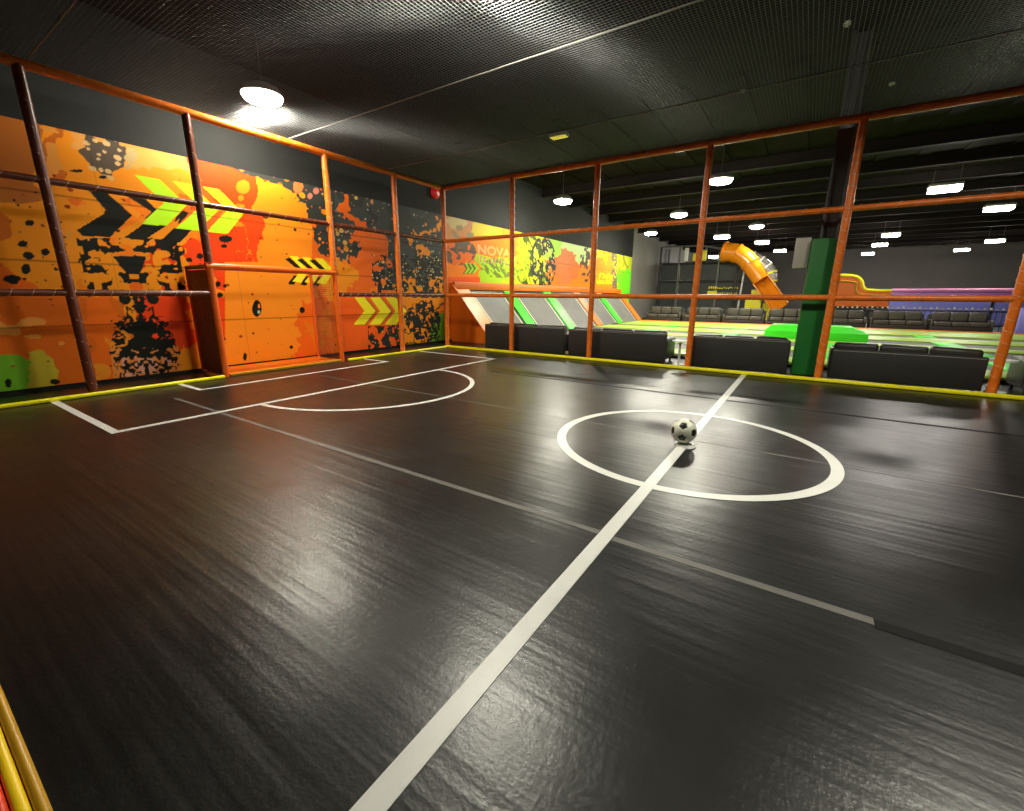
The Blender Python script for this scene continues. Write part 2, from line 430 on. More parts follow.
    m2 = (py > 310) & (a < np.interp(py, [310, 322, 330, 350, 370, 390], [8, 20, 29, 33, 32, 26]) + 16 * (fbm(a * .2, py * .28, 95, 2) - .5)) & (f2 > .46)
    m3 = (py > 322) & (py < 346) & (a < 14 + 6 * np.sin(py * .5)) | ((py > 316) & (py < 356) & (a < 26 + 14 * (f2 - .5)) & (f3 > .47))
    put((py > 336) & (a < 34) & (py > 345), (.80, .26, .05))
    put((py > 352) & (a < 24) & (fbm(a * .2, py * .2, 89, 2) > .5), PINK)
    m4 = (ell(a, py, 14, 299, 6, 5.5) < 1) | ((py > 296) & (py < 320) & (a < 14) & (f2 > .53))
    m5 = (py > 256) & (py < 274) & (a < np.interp(py, [256, 262, 266, 274], [18, 13, 12, 6])) & (a < 16)
    put(m1 | m2 | m3 | m4 | m5, BK)
    put((py > 236) & (a < 58) & (py < 294) & ~m1 & ~m5 & (fbm(a * .12, py * .12, 91, 2) > .56), YO)
    for (cx, cy, rx, ry) in ((17, 282, 5.5, 7), (26, 262, 4, 8), (36, 278, 14, 5), (33, 254, 8, 4), (10, 287, 6, 4)):
        put(ell(a, py, cx, cy, rx, ry) < 1, YO)
    put(ell(a, py, 0, 287, 7, 5) < 1, OR2)
    # dark dotted patch at the upper edge
    pt = ell(ex, ey, 104, 150, 20, 17) + 1.6 * (s1 - .5)
    put(pt < 1, (.10, .07, .05)); put((pt < 1.3) & spots(Y, Z, 8, 51, .75, .18, .42), (.72, .45, .20))
    put((ell(ex, ey, 128, 160, 10, 8) < 1) & (s1 > .5), (.5, .35, .15))
    # small drops everywhere on the orange
    far = ~darkm & (px < 345)
    put(far & spots(Y, Z, 2.6, 61, .20, .04, .16) & (py > 215), BK)
    put(far & spots(Y, Z, 6, 63, .10, .06, .20) & (py > 170), (.35, .03, .01))
    put(far & (px < 120) & (py > 215) & (py < 300) & spots(Y, Z, 3.4, 65, .30, .05, .22), BK); put(far & (px < 210) & (py > 190) & (py < 300) & spots(Y, Z, 9, 67, .16, .08, .25), BK)
    put(far & (px < 130) & (spots(Y, Z, 2.2, 69, .4, .1, .45) & (fbm(Y * 9, Z * 9, 70) > .5)) & (py > 296), (.85, .28, .02))
    for (cx, cy, rx, ry) in ((26, 269, 5.5, 6), (12, 279, 10, 4.5), (45, 252, 4.5, 3.5), (23, 244, 5, 3.5), (30, 223, 4.5, 3), (8, 383, 4, 5),
                             (257, 309, 4.8, 9.5), (302, 310, 2.8, 3.3), (245, 357, 2.4, 4.5), (226, 239, 7, 3.5), (224, 246, 3, 2), (179, 251, 5, 5), (200, 256, 3, 2.6),
                             (189, 260, 3, 2.4), (218, 284, 3, 3), (225, 286, 2, 2), (220, 295, 3.5, 2.6), (103, 177, 4, 1.6), (44, 160, 3.2, 1.6), (76, 171, 7, 1.5)):
        put(ell(px, py, cx, cy, rx, ry) < 1 + wob * 1.2, BK)
    put(ell(px, py, 259, 306, 1.2, 2.2) < 1, OR); put(ell(px, py, 259, 312, 1.4, 1.6) < 1, (.6, .6, .5)); put(ell(px, py, 181, 249, 2.2, 2.2) < 1, YO)
    # big chevrons, black and lime
    g = lambda pl: inpoly(px, py, P(pl, 5.39, 70, 170))
    put(g([(85, 90), (205, 125), (335, 245), (215, 362), (70, 355), (35, 325), (200, 225)]), BK)
    put(g([(290, 130), (405, 155), (500, 215), (520, 300), (400, 378), (285, 366), (440, 225)]), BK)
    put(g([(480, 386), (592, 393), (655, 325), (540, 310)]), BK)
    put(g([(575, 250), (610, 218), (642, 232), (590, 290), (560, 280)]), BK)
    put(g([(205, 130), (250, 140), (380, 235), (365, 262), (330, 232)]), YO); put(g([(270, 330), (390, 262), (420, 262), (310, 372), (215, 362)]) & ~g([(290, 366), (390, 295), (480, 310), (400, 378)]), YO)
    put(g([(405, 155), (445, 165), (500, 200), (470, 215)]), YO)
    put(g([(350, 28), (480, 50), (628, 190), (520, 302), (385, 290), (505, 178)]), LIME)
    put(g([(445, 372), (590, 262), (575, 300), (500, 372)]), YO)
    put(g([(555, 60), (665, 80), (830, 215), (705, 330), (568, 316), (700, 200)]), LIME)
    put(g([(715, 90), (800, 102), (935, 235), (850, 343), (735, 335), (850, 215)]), LIME)
    put(g([(700, 88), (745, 120), (790, 185), (760, 180), (700, 120)]), (.85, .12, .01)); put(g([(725, 290), (800, 215), (835, 215), (750, 315)]), (.85, .12, .01))
    put(g([(480, 50), (530, 55), (600, 110), (580, 140)]), YO)
    # small yellow chevrons with black shadow
    h = lambda pl, k: inpoly(px, py, P([(a_ + 76 * k, b_ + 5 * k) for a_, b_ in pl], 6.24, 280, 250))
    for k in range(3):
        put(h([(30, 55), (62, 48), (140, 118), (98, 112)], k), BK); put(h([(88, 158), (112, 160), (88, 217), (48, 212)], k), BK)
        put(h([(60, 38), (112, 42), (185, 120), (132, 205), (78, 195), (138, 118)], k), YE)
    q = lambda pl, k: inpoly(px, py, P([(a_ + 74 * k, b_) for a_, b_ in pl], 4.77, 320, 180))
    for k in range(3):
        put(q([(175, 562), (222, 562), (275, 625), (222, 692), (172, 692), (222, 625)], k), BRN)
        put(q([(165, 560), (212, 560), (265, 625), (212, 690), (160, 690), (212, 625)], k), YE)
    # joints between the printed boards
    for z in (.95, 1.9, 2.85): col[np.abs(Z - z) < .008] *= .55
    for y in (-8.6, -6.9, -5.0, -3.0, -1.2): col[(np.abs(Y - y) < .008)] *= .8
    return col

def mural_right(Y, Z):
    u = (Y - 1.07) / 17.0
    dx = X0 + .03 - CP.x; dy = Y - CP.y; dz = Z - CP.z
    dep = dx * CF.x + dy * CF.y + dz * CF.z
    px = 512 + FPX * (dx * CR.x + dy * CR.y + dz * CR.z) / dep
    py = 405.5 - FPX * (dx * CU.x + dy * CU.y + dz * CU.z) / dep
    col = np.zeros(Y.shape + (3,)); col[:] = OR2
    def put(mask, c): col[mask] = c
    wx = (fbm(Y * 2, Z * 3, 105) - .5) * 14; wy = (fbm(Y * 2, Z * 3, 107) - .5) * 14
    ex = px + wx; ey = py + wy
    LY = (.52, .58, .01); YE = (.78, .56, .01); LIME = (.36, .66, .02)
    put((ex > 478) & (ex < 545), LY)
    put((ex > 475) & (ex < 516) & (ey < 235), YE); put((px > 492) & (px < 505) & (py < 236) & (px - (235 - py) * .6 > 484) & (px - (235 - py) * .6 < 490), LIME)
    put((ex > 500) & (ex < 520) & (ey < 242), YO)
    put((px > 470) & (px < 519) & (py > 236) & (py < 252 + (px - 470) * .27), (.82, .20, .010))
    put((ex > 476) & (ex < 520) & (ey > 260) & (ey < 284), (.38, .62, .015))
    put((ex < 478) & (ey > 262), OR); put((px < 480) & (py > 277), (.85, .11, .01))
    put((ex < 475) & (ey < 238), (.66, .26, .08)); put((ell(ex, ey, 457, 222, 10, 7) < 1), (.62, .44, .20))
    put((ex > 546) & (ex < 562) & (ey < 262), (.40, .70, .05)); put((ex > 546) & (ex < 600) & (ey > 258), OR)
    put((ex > 562) & (ex < 592) & (ey < 262), (.55, .66, .25)); put((ex > 575) & (ex < 592) & (ey < 245), (.42, .52, .32))
    put(ell(ex, ey, 566, 265, 12, 14) < 1, (.72, .16, .03)); put((np.abs(ex - 565) < 5) & (ey > 246), (.66, .18, .05))
    put((ex > 594) & (ex < 614) & (ey < 266), YE); put((ex > 594) & (ex < 614) & (ey > 262) & (ey < 274), (.80, .25, .02)); put((ex > 597) & (ex < 615) & (ey > 272), YE)
    put((ex > 614) & (ey < 275), (.58, .64, .02)); put((ex > 614) & (ey >= 270), (.18, .80, .02))
    put((px < 615) & (py > 284), (.90, .24, .01))
    s = fbm(Y * 4, Z * 6, 121, 2); t = fbm(Y * 7 + Z * 5, Z * 3 - Y * 1, 125, 2)
    bm1 = (ell(px, py, 543, 263, 13, 27) < 1) & (s > .44)
    put(bm1, (.03, .032, .03)); put((ell(px, py, 543, 263, 12, 24) < 1) & spots(Y, Z, 7, 127, .5, .12, .4), (.70, .60, .25))
    put((ell(px, py, 530, 250, 12, 16) < 1) & (t > .50), (.05, .07, .01)); put((ell(px, py, 532, 276, 15, 10) < 1) & (t > .49), (.05, .07, .01)); put((ell(px, py, 522, 262, 8, 20) < 1) & (t > .56), (.30, .42, .01))
    put((ell(px, py, 459, 252, 17, 13) < 1) & (s > .44), (.13, .09, .06)); put((ell(px, py, 463, 232, 11, 8) < 1) & (s > .52), (.35, .25, .12))
    put((ell(px, py, 500, 268, 20, 10) < 1) & (fbm(Y * 5 + Z * 7, Z * 2.5 - Y * 1.8, 131, 3) > .52), (.17, .20, .03)); put((ell(px, py, 586, 262, 6, 20) < 1) & (s > .5), (.08, .05, .04))
    put((np.abs(px - 614) < 3) & (s > .45), (.15, .12, .08)); put((ell(px, py, 621, 262, 8, 12) < 1) & (t > .58), (.30, .30, .02))
    put((px > 594) & (px < 612) & (s > .60), (.55, .25, .02))
    # printed chevrons
    for k in range(3):
        c = [(200 + k * 40, 540), (228 + k * 40, 540), (262 + k * 40, 590), (222 + k * 40, 640), (192 + k * 40, 645), (232 + k * 40, 592)]
        put(inpoly(px, py, P([(a_ - 16, b_ + 6) for a_, b_ in c], 10.14, 445, 210)), (.10, .07, .02))
        put(inpoly(px, py, P(c, 10.14, 445, 210)), LIME)
    for z in (.95, 1.9, 2.85): col[np.abs(Z - z) < .012] *= .75
    return col

def mural_mat(name, rough=.5):
    mt = mat(name, (1, 1, 1), rough, spec=.13); nt = mt.node_tree; b = nt.nodes['Principled BSDF']
    a = nt.nodes.new('ShaderNodeAttribute'); a.attribute_name = 'print'
    nt.links.new(a.outputs['Color'], b.inputs['Base Color'])
    tc = nt.nodes.new('ShaderNodeTexCoord'); nz = nt.nodes.new('ShaderNodeTexNoise'); nz.inputs['Scale'].default_value = 3
    nt.links.new(tc.outputs['Object'], nz.inputs['Vector'])
    bp = nt.nodes.new('ShaderNodeBump'); bp.inputs['Strength'].default_value = .15; bp.inputs['Distance'].default_value = .02
    nt.links.new(nz.outputs['Fac'], bp.inputs['Height']); nt.links.new(bp.outputs['Normal'], b.inputs['Normal'])
    return mt
def mural(name, y0, y1, z0, z1, dy, dz, fn, mt):
    ny = int((y1 - y0) / dy) + 1; nz = int((z1 - z0) / dz) + 1
    ys = np.linspace(y0, y1, ny); zs = np.linspace(z0, z1, nz)
    Yg, Zg = np.meshgrid(ys, zs, indexing='ij')
    colr = fn(Yg, Zg)
    co_ = np.empty((ny * nz + 4, 3)); co_[:ny * nz, 0] = X0 + .03; co_[:ny * nz, 1] = Yg.ravel(); co_[:ny * nz, 2] = Zg.ravel()
    co_[ny * nz:] = [(X0 + .002, y0, z0), (X0 + .002, y1, z0), (X0 + .002, y1, z1), (X0 + .002, y0, z1)]
    idx = np.arange(ny * nz).reshape(ny, nz)
    q = np.stack([idx[:-1, :-1], idx[1:, :-1], idx[1:, 1:], idx[:-1, 1:]], -1).reshape(-1, 4)
    b = ny * nz; c = [idx[0, 0], idx[-1, 0], idx[-1, -1], idx[0, -1]]
    extra = [[b, b + 3, b + 2, b + 1]] + [[c[k], b + k, b + (k + 1) % 4, c[(k + 1) % 4]] for k in range(4)]
    q = np.vstack([q, extra]); nf = len(q)
    me = bpy.data.meshes.new(name)
    me.vertices.add(len(co_)); me.vertices.foreach_set('co', co_.ravel())
    me.loops.add(nf * 4); me.loops.foreach_set('vertex_index', q.ravel().astype(np.int32))
    me.polygons.add(nf); me.polygons.foreach_set('loop_start', np.arange(0, nf * 4, 4, dtype=np.int32))
    me.update(calc_edges=True)
    at_ = me.color_attributes.new('print', 'FLOAT_COLOR', 'POINT')
    rgba = np.ones((len(co_), 4), np.float32); rgba[:ny * nz, :3] = colr.reshape(-1, 3); rgba[ny * nz:, :3] = (.5, .2, .05)
    at_.data.foreach_set('color', rgba.ravel())
    me.materials.append(mt); o = bpy.data.objects.new(name, me); C.objects.link(o); return o
ml = mural('wall_mural', -9.9, 1.06, .06, 3.78, .013, .013, mural_left, mural_mat('printed_mural_goal_side'))
tag(ml, 'orange printed mural with black ink figure and lime chevrons behind the goal', 'mural')
mr = mural('wall_mural', 1.08, 18.2, .06, 3.78, .028, .018, mural_right, mural_mat('printed_mural_trampoline_side'))
tag(mr, 'lime and orange printed mural above the sloped trampolines', 'mural')
def lettering(text, y0, y1, z0, z1, mt, parent, name):
    cu = bpy.data.curves.new(name, 'FONT'); cu.body = text; cu.size = 1; cu.extrude = 0.004; cu.offset = .035
    t = bpy.data.objects.new(name, cu); C.objects.link(t)
    dg = bpy.context.evaluated_depsgraph_get(); me = bpy.data.meshes.new_from_object(t.evaluated_get(dg))
    bpy.data.objects.remove(t); me.materials.clear(); me.materials.append(mt)
    vs = [v.co.copy() for v in me.vertices]; ax = min(v.x for v in vs); bx = max(v.x for v in vs); ay = min(v.y for v in vs); by = max(v.y for v in vs)
    for v, c_ in zip(me.vertices, vs):
        v.co = (X0 + .034 + c_.z * .5, y0 + (y1 - y0) * (c_.x - ax) / (bx - ax), z0 + (z1 - z0) * (c_.y - ay) / (by - ay))
    o = bpy.data.objects.new(name, me); C.objects.link(o); o.parent = parent; return o
pA = at(477.5, 250, 0, X0 + .03).y; pB = at(510.5, 250, 0, X0 + .03).y
lettering('NOVA', pA, pB, 2.80, 3.11, mat('pale_orange_print', (.85, .33, .05), .5), mr, 'lettering')
bm = NB()                                         # unreadable second line: small upright strokes
yy = pA; k = 0
while yy < pB + .3:
    wd = .06 + .05 * ((k * 7) % 3); zz = 2.50 + .02 * ((k * 5) % 3)
    box(bm, (X0 + .031, yy, zz), (X0 + .035, yy + wd * .5, zz + .20)); box(bm, (X0 + .031, yy, zz + .16), (X0 + .035, yy + wd, zz + .2)); yy += wd + .09; k += 1
obj('small_lettering', bm, mat('faded_orange_print', (.62, .27, .13), .5), mr, smooth=False)

# ------------------------------------------------------------------ the goal
g = thing('football_goal', 'orange framed football goal set back into the mural side of the court', 'goal', (0, -4.65, 0))
def gp(name, a, b, r, mt): return obj(name, tube(NB(), [Vector(a) - Vector((0, -4.65, 0)), Vector(b) - Vector((0, -4.65, 0))], r, 14), mt, g)
GL, GRt, GZ = -5.90, -3.50, 1.90
gp('goal_post', (0, GL, 0), (0, GL, GZ), .05, M['goal']); gp('goal_post', (0, GRt, 0), (0, GRt, GZ), .05, M['goal'])
gp('crossbar', (0, GL - .06, GZ), (0, GRt + .06, GZ), .056, M['goal'])
gp('back_post', (-.88, GRt, .03), (-.88, GRt, GZ - .02), .035, M['goal']); gp('back_post', (-.88, GL, .03), (-.88, GL, GZ - .02), .035, M['goal'])
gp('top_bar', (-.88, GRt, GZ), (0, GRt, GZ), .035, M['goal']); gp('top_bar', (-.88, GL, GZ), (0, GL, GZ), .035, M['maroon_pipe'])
obj('goal_mat', box(NB(), (-.90, GL + .06 + 4.65, .002), (.0, GRt - .06 + 4.65, .045), .015), M['goal_mat'], g)
obj('front_sill', box(NB(), (.002, GL + .06 + 4.65, .002), (.05, GRt - .06 + 4.65, .05), .012), M['amber'], g)
sn = obj('side_net', box(NB(), (-.86, GL + 4.65 - .01, .05), (-.055, GL + 4.65 + .01, GZ - .05), .006), M['brown_net'], g); sn['label'] = 'dense brown side netting'
bm = NB()
for k in range(18): box(bm, (-.84 + k * .045, GRt - .0015 + 4.65, .06), (-.837 + k * .045, GRt + .0015 + 4.65, GZ - .05))
for k in range(41): box(bm, (-.86, GRt - .0015 + 4.65, .06 + k * .044), (-.05, GRt + .0015 + 4.65, .063 + k * .044))
obj('side_net', bm, M['brown_net'], g, smooth=False)

# ------------------------------------------------------------------ cage: posts and rails
ZT, ZU, ZM_ = 4.20, 2.87, 1.45
def lashing(a, b, r, step, mt, parent, seed=0):
    """one continuous cord wound around the pipe, as a net is laced to its frame"""
    a = Vector(a); b = Vector(b); L = (b - a).length; d = (b - a) / L; u, v = frame(d); bm = NB(); pts = []
    n_ = int(L / step) * 10; pk = lambda x: x - .75 * math.sin(2 * PI * x) / (2 * PI)
    for k in range(n_ + 1):
        t = k / 10; an = 2 * PI * pk(t) + seed
        pts.append(a + d * (step * (t + .1)) + (u * math.cos(an) + v * math.sin(an)) * (r + .003))
    tube(bm, pts, .0038, 5)
    return obj('cord_lashing', bm, mt, parent)
def pipe(name, a, b, r, mt, parent, lash=True, step=.17, seed=0):
    o = obj(name, tube(NB(), [a, b], r, 16), mt, parent)
    if lash: lashing(a, b, r, step, M['cord'], o, seed)
    return o
fb = thing('court_fence', 'orange pipe fence between the court and the black sofas', 'fence')
XP = [0, 2.224, 4.405, 6.618, 8.853, 11.05]
for i, x in enumerate(XP):
    pipe('fence_post', (x, 0, 0), (x, 0, ZT), .060, M['orange_pipe'], fb, seed=i)
XE = 12.9
pipe('top_rail', (0, 0, ZT), (XE, 0, ZT), .058, M['orange_pipe'], fb, step=.25, seed=20)
pipe('upper_rail', (.05, 0, ZU), (XE, 0, ZU), .045, M['orange_pipe'], fb, step=.25, seed=21)
pipe('middle_rail', (.05, 0, ZM_), (XE, 0, ZM_), .050, M['orange_pipe'], fb, step=.20, seed=22)
fl = thing('court_fence', 'orange and maroon pipe fence standing in front of the orange mural', 'fence')
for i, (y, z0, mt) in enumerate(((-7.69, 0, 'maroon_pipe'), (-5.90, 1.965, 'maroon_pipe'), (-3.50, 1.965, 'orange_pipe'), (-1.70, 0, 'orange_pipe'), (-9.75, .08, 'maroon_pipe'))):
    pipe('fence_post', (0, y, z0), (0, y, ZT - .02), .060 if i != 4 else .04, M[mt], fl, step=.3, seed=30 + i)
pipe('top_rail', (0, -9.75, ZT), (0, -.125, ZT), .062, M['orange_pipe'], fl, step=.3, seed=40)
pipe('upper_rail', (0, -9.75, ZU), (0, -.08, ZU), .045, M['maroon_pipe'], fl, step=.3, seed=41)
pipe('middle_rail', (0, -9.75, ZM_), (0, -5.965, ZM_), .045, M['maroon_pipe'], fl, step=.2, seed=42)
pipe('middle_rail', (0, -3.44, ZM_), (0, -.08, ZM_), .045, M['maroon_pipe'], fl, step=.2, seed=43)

# netting over the court: real twine, both directions
bm = NB(); NX0, NX1, NY0, NY1, NZ = .02, 12.8, -9.7, -.02, ZT + .055; s = .0032; PIT = .045
def twine(a, b):
    a = Vector(a); b = Vector(b); d = (b - a).normalized(); u, v = frame(d)
    A = [bm.verts.new(a + u * s), bm.verts.new(a + v * s), bm.verts.new(a - u * s), bm.verts.new(a - v * s)]
    B = [bm.verts.new(b + u * s), bm.verts.new(b + v * s), bm.verts.new(b - u * s), bm.verts.new(b - v * s)]
    for k in range(4): bm.faces.new((A[k], A[(k + 1) % 4], B[(k + 1) % 4], B[k]))
x = NX0
while x < NX1: twine((x, NY0, NZ), (x, NY1, NZ)); x += PIT
y = NY0
while y < NY1: twine((NX0, y, NZ + .004), (NX1, y, NZ + .004)); y += PIT
net = obj('ceiling_net', bm, M['net'], None, angle=180)
tag(net, 'black netting stretched over the court under the lamps', 'net')
for yy in (-7.6, -4.27, -1.9):
    pts = [(NX0 + (NX1 - NX0) * k / 60, yy + random.uniform(-.006, .006), NZ - .012) for k in range(61)]
    bm = NB(); tube(bm, pts, .008, 6)
    obj('net_seam', bm, M['rope'], net)

# ------------------------------------------------------------------ football on its marker
bp_ = at(682.5, 445, 2, 0.0); BR = .122
bx, by = bp_.x, bp_.y
phi = (1 + 5 ** .5) / 2
iv = [Vector(v).normalized() for v in [(0, a, b * phi) for a in (1, -1) for b in (1, -1)] + [(a, b * phi, 0) for a in (1, -1) for b in (1, -1)] + [(a * phi, 0, b) for a in (1, -1) for b in (1, -1)]]
hx = []
for i in range(12):
    for j in range(i + 1, 12):
        for k in range(j + 1, 12):
            if iv[i].dot(iv[j]) > .4 and iv[i].dot(iv[k]) > .4 and iv[j].dot(iv[k]) > .4: hx.append((iv[i] + iv[j] + iv[k]).normalized())
bm = NB(); bmesh.ops.create_icosphere(bm, subdivisions=6, radius=1)
def scores(p): return sorted([(p.dot(n_) / 2.327, 0) for n_ in iv] + [(p.dot(n_) / 2.267, 1) for n_ in hx], reverse=True)[:2]
for v in bm.verts:
    p = v.co.normalized(); a = scores(p); gap = a[0][0] - a[1][0]
    v.co = p * BR * (1 - .02 * max(0, 1 - gap / .012))
for f in bm.faces:
    f.material_index = 1 if scores(f.calc_center_median().normalized())[0][1] == 0 else 0
ball = obj('football', bm, [vary(mat('white_ball_panel', (.80, .79, .66), .35), .05, 20), mat('black_ball_panel', (.012, .012, .012), .35)], None, angle=180)
ball.location = (bx, by, BR + .0275)
# turn the ball so one dark panel faces up-left, one low in front, as seen from the court side
v1 = (CP - Vector((bx, by, BR))).normalized()
rt_ = Vector((0, 0, 1)).cross(v1).normalized(); up_ = v1.cross(rt_)
tgt1 = (v1 * .78 - up_ * .62 - rt_ * .10).normalized(); tgt2 = (v1 * .72 + up_ * .68 - rt_ * .06).normalized()
i0 = iv[0]; i1 = [q_ for q_ in iv if .4 < q_.dot(i0) < .5][0]
def basis(a, b):
    a = a.normalized(); b = (b - a * a.dot(b)).normalized(); return Matrix((a, b, a.cross(b))).transposed()
ball.rotation_euler = (basis(tgt1, tgt2) @ basis(i0, i1).inverted()).to_euler()
tag(ball, 'white football with black pentagons resting on the halfway line in the centre circle', 'ball')
bm = NB(); n_ = 40; prof = [(.055, .004), (.06, .022), (.072, .024), (.100, .006), (.103, .003)]
rings = [[bm.verts.new((r * math.cos(2 * PI * k / n_), r * math.sin(2 * PI * k / n_), z + .002)) for k in range(n_)] for r, z in prof]
for a, b in zip(rings, rings[1:] + rings[:1]):
    for k in range(n_): bm.faces.new((a[k], a[(k + 1) % n_], b[(k + 1) % n_], b[k]))
mk = obj('marker_disc', bm, M['white']); mk.location = (bx + .03, by - .02, .002)
tag(mk, 'small white plastic marker disc under the football', 'marker')

# ------------------------------------------------------------------ sofas beside the court (seen from behind)
def sofa(x0, x1, label, hb=.60, hc=.71, seat=3, leather='leather', group='black sofas along the fence'):
    W_ = x1 - x0; root = thing('sofa', label, 'sofa', ((x0 + x1) / 2, .15, 0), group); h = W_ / 2
    obj('base', box(NB(), (-h + .02, .04, .10), (h - .02, .86, .30), .02), M['sofa_back'], root)
    bk = obj('back_panel', box(NB(), (-h, 0, .04), (h, .12, hb), .025, 3), M['sofa_back'], root)
    tubebm = NB(); tube(tubebm, [(-h + .03, -.002, hb - .03), (h - .03, -.002, hb - .03)], .005, 6); obj('piping', tubebm, M['piping'], bk)
    for s_ in (-1, 1):
        obj('armrest', box(NB(), (min(s_ * h, s_ * (h - .20)), .125, .12), (max(s_ * h, s_ * (h - .20)), .88, .56), .05, 3), M[leather], root)
    wi = (W_ - .42) / seat
    for k in range(seat):
        a = -h + .21 + wi * k
        obj('seat_cushion', box(NB(), (a + .005, .30, .305), (a + wi - .005, .88, .45), .045, 3), M[leather], root)
    wb = (W_ - .06) / seat
    for k in range(seat):
        a = -h + .03 + wb * k; bm = NB()
        box(bm, (a + .008, .125, hb - .20), (a + wb - .008, .30, hc), .06, 4)
        rnd = random.Random(int(x0 * 100) + k)
        for v in bm.verts:
            if v.co.z > hc - .09: v.co.z += .012 * math.sin(v.co.x * 17 + k) + rnd.uniform(-.004, .004)
        obj('back_cushion', bm, M[leather], root)
    for sx in (-1, 1):
        for yy in (.07, .80):
            obj('leg', tube(NB(), [(sx * (h - .08), yy, 0), (sx * (h - .08), yy, .105)], .022, 10), M['steel'], root)
    return root
sofa(1.24, 3.66, 'black sofa nearest the orange corner post, back to the court', hb=.70, hc=.735)
sofa(3.78, 6.10, 'black sofa spanning the third upright from the corner, back to the court', hb=.68, hc=.715)
sofa(6.58, 8.36, 'black sofa left of the green padded pillar, back to the court', hb=.67, hc=.705)
sofa(8.99, 10.98, 'black sofa right of the green pillar with plump cushions above a pale piping line', hb=.57, hc=.68)
sofa(11.43, 13.4, 'black sofa at the right edge behind the last upright', hb=.52, hc=.64)
def side_table(x, y, label):
    t = thing('side_table', label, 'table', (x, y, 0), 'white side tables between the sofas')
    bm = NB(); tube(bm, [(0, 0, .50), (0, 0, .53)], .165, 24); obj('table_top', bm, M['white'], t)
    obj('pedestal', tube(NB(), [(0, 0, .015), (0, 0, .5)], .025, 12), M['white'], t)
    obj('base', tube(NB(), [(0, 0, 0), (0, 0, .02)], .13, 20), M['white'], t)
    return t
t0 = side_table(6.34, .42, 'small white side table in the gap left of the third sofa')

dup(t0, (11.2, .42, 0), 0, 'small white side table beside the last orange upright at the right edge')

# ------------------------------------------------------------------ pillar with green padding
p = thing('steel_column', 'black steel roof column rising out of the green padding', 'column', (8.66, .5, 0))
bm = NB(); box(bm, (-.13, -.13, 0), (-.10, .13, ZC)); box(bm, (.10, -.13, 0), (.13, .13, ZC)); box(bm, (-.10, -.012, 0), (.10, .012, ZC))
obj('column_shaft', bm, M['steel'], p, smooth=False)
bm = NB(); box(bm, (-.2, -.2, 0), (.2, .2, .03)); obj('base_plate', bm, M['steel'], p, smooth=False)
pd = thing('column_padding', 'dark green padded sleeve around the black column behind the fence', 'padding', (8.66, .5, 0))
for nm, lo, hi in (('front_pad', (-.23, -.24, .035), (.26, -.14, 2.46)), ('back_pad', (-.23, .14, .035), (.26, .24, 2.46)),
                   ('side_pad', (-.24, -.138, .035), (-.14, .138, 2.44)), ('side_pad', (.14, -.138, .035), (.26, .138, 2.44))):
    obj(nm, box(NB(), lo, hi, .02, 3), M['green_pad'], pd)
gb = obj('wall_box', box(NB(), (8.18, .42, 1.98), (8.415, .56, 2.50), .012), M['grey_box'])
tag(gb, 'pale grey box fixed at the upper left of the green padded pillar', 'box')

# ------------------------------------------------------------------ sloped trampolines along the wall
B = thing('trampoline_bank', 'row of sloped grey trampolines with orange and green pads under the lime mural', 'trampoline')
SA = Vector((-.86, 0, 1.60)); SB = Vector((.46, 0, .10)); sd = SB - SA; SN = Vector((-sd.z, 0, sd.x)); SN = SN if SN.z > 0 else -SN; SN.normalize()
def S(t, y, o): return SA + sd * t + SN * o + Vector((0, y, 0))
def slab(bm, t0, t1, y0, y1, o0, o1):
    return prism(bm, [(t0, y0), (t1, y0), (t1, y1), (t0, y1)], lambda t, y: S(t, y, o0), lambda t, y: S(t, y, o1))
prof = [(-.968, .0), (-.968, 1.74), (-.86, 1.60), (.46, .10), (.46, 0)]
obj('side_panel', prism(NB(), [(-.968, 0), (-.968, 1.86), (-.90, 1.80), (.46, .27), (.46, 0)], lambda x, z: Vector((x, 1.30, z)), lambda x, z: Vector((x, 1.34, z))), M['orange'], B, smooth=False)
obj('slope_base', prism(NB(), prof, lambda x, z: Vector((x, 1.345, z)), lambda x, z: Vector((x, 16.3, z))), M['black'], B, smooth=False)
obj('top_pad', box(NB(), (-.968, 1.345, 1.62), (-.83, 16.3, 1.87), .02), M['orange'], B)
strips = [(1.345, 1.95, 'orange_lt'), (4.00, 4.55, 'green'), (6.90, 7.50, 'green'), (9.80, 10.40, 'orange'), (12.5, 13.1, 'green'), (15.6, 16.3, 'orange')]
beds = [(2.0, 3.95), (4.6, 6.85), (7.55, 9.75), (10.45, 12.45), (13.15, 15.55)]
for a, b, c in strips:
    o = obj('pad_strip', slab(NB(), .02, 1.0, a, b, .004, .10 if a < 2 else .06), M[c], B, smooth=False)
    o['label'] = {'orange_lt': 'light orange end pad', 'green': 'bright green pad strip', 'orange': 'orange pad strip'}[c]
for a, b in beds:
    bd = obj('trampoline_bed', slab(NB(), .09, 1.0, a + .16, b - .16, .004, .022), M['mesh_grey'], B, smooth=False)
    bm = NB(); slab(bm, .02, 1.0, a, a + .09, .004, .035); slab(bm, .02, 1.0, b - .09, b, .004, .035); slab(bm, .02, .055, a + .09, b - .09, .004, .035)
    obj('black_border', bm, M['black'], bd, smooth=False)
    bm = NB(); slab(bm, .055, 1.0, a + .095, a + .155, .004, .030); slab(bm, .055, 1.0, b - .155, b - .095, .004, .030); slab(bm, .056, .088, a + .16, b - .16, .004, .03)
    obj('pale_border', bm, M['pale'], bd, smooth=False)

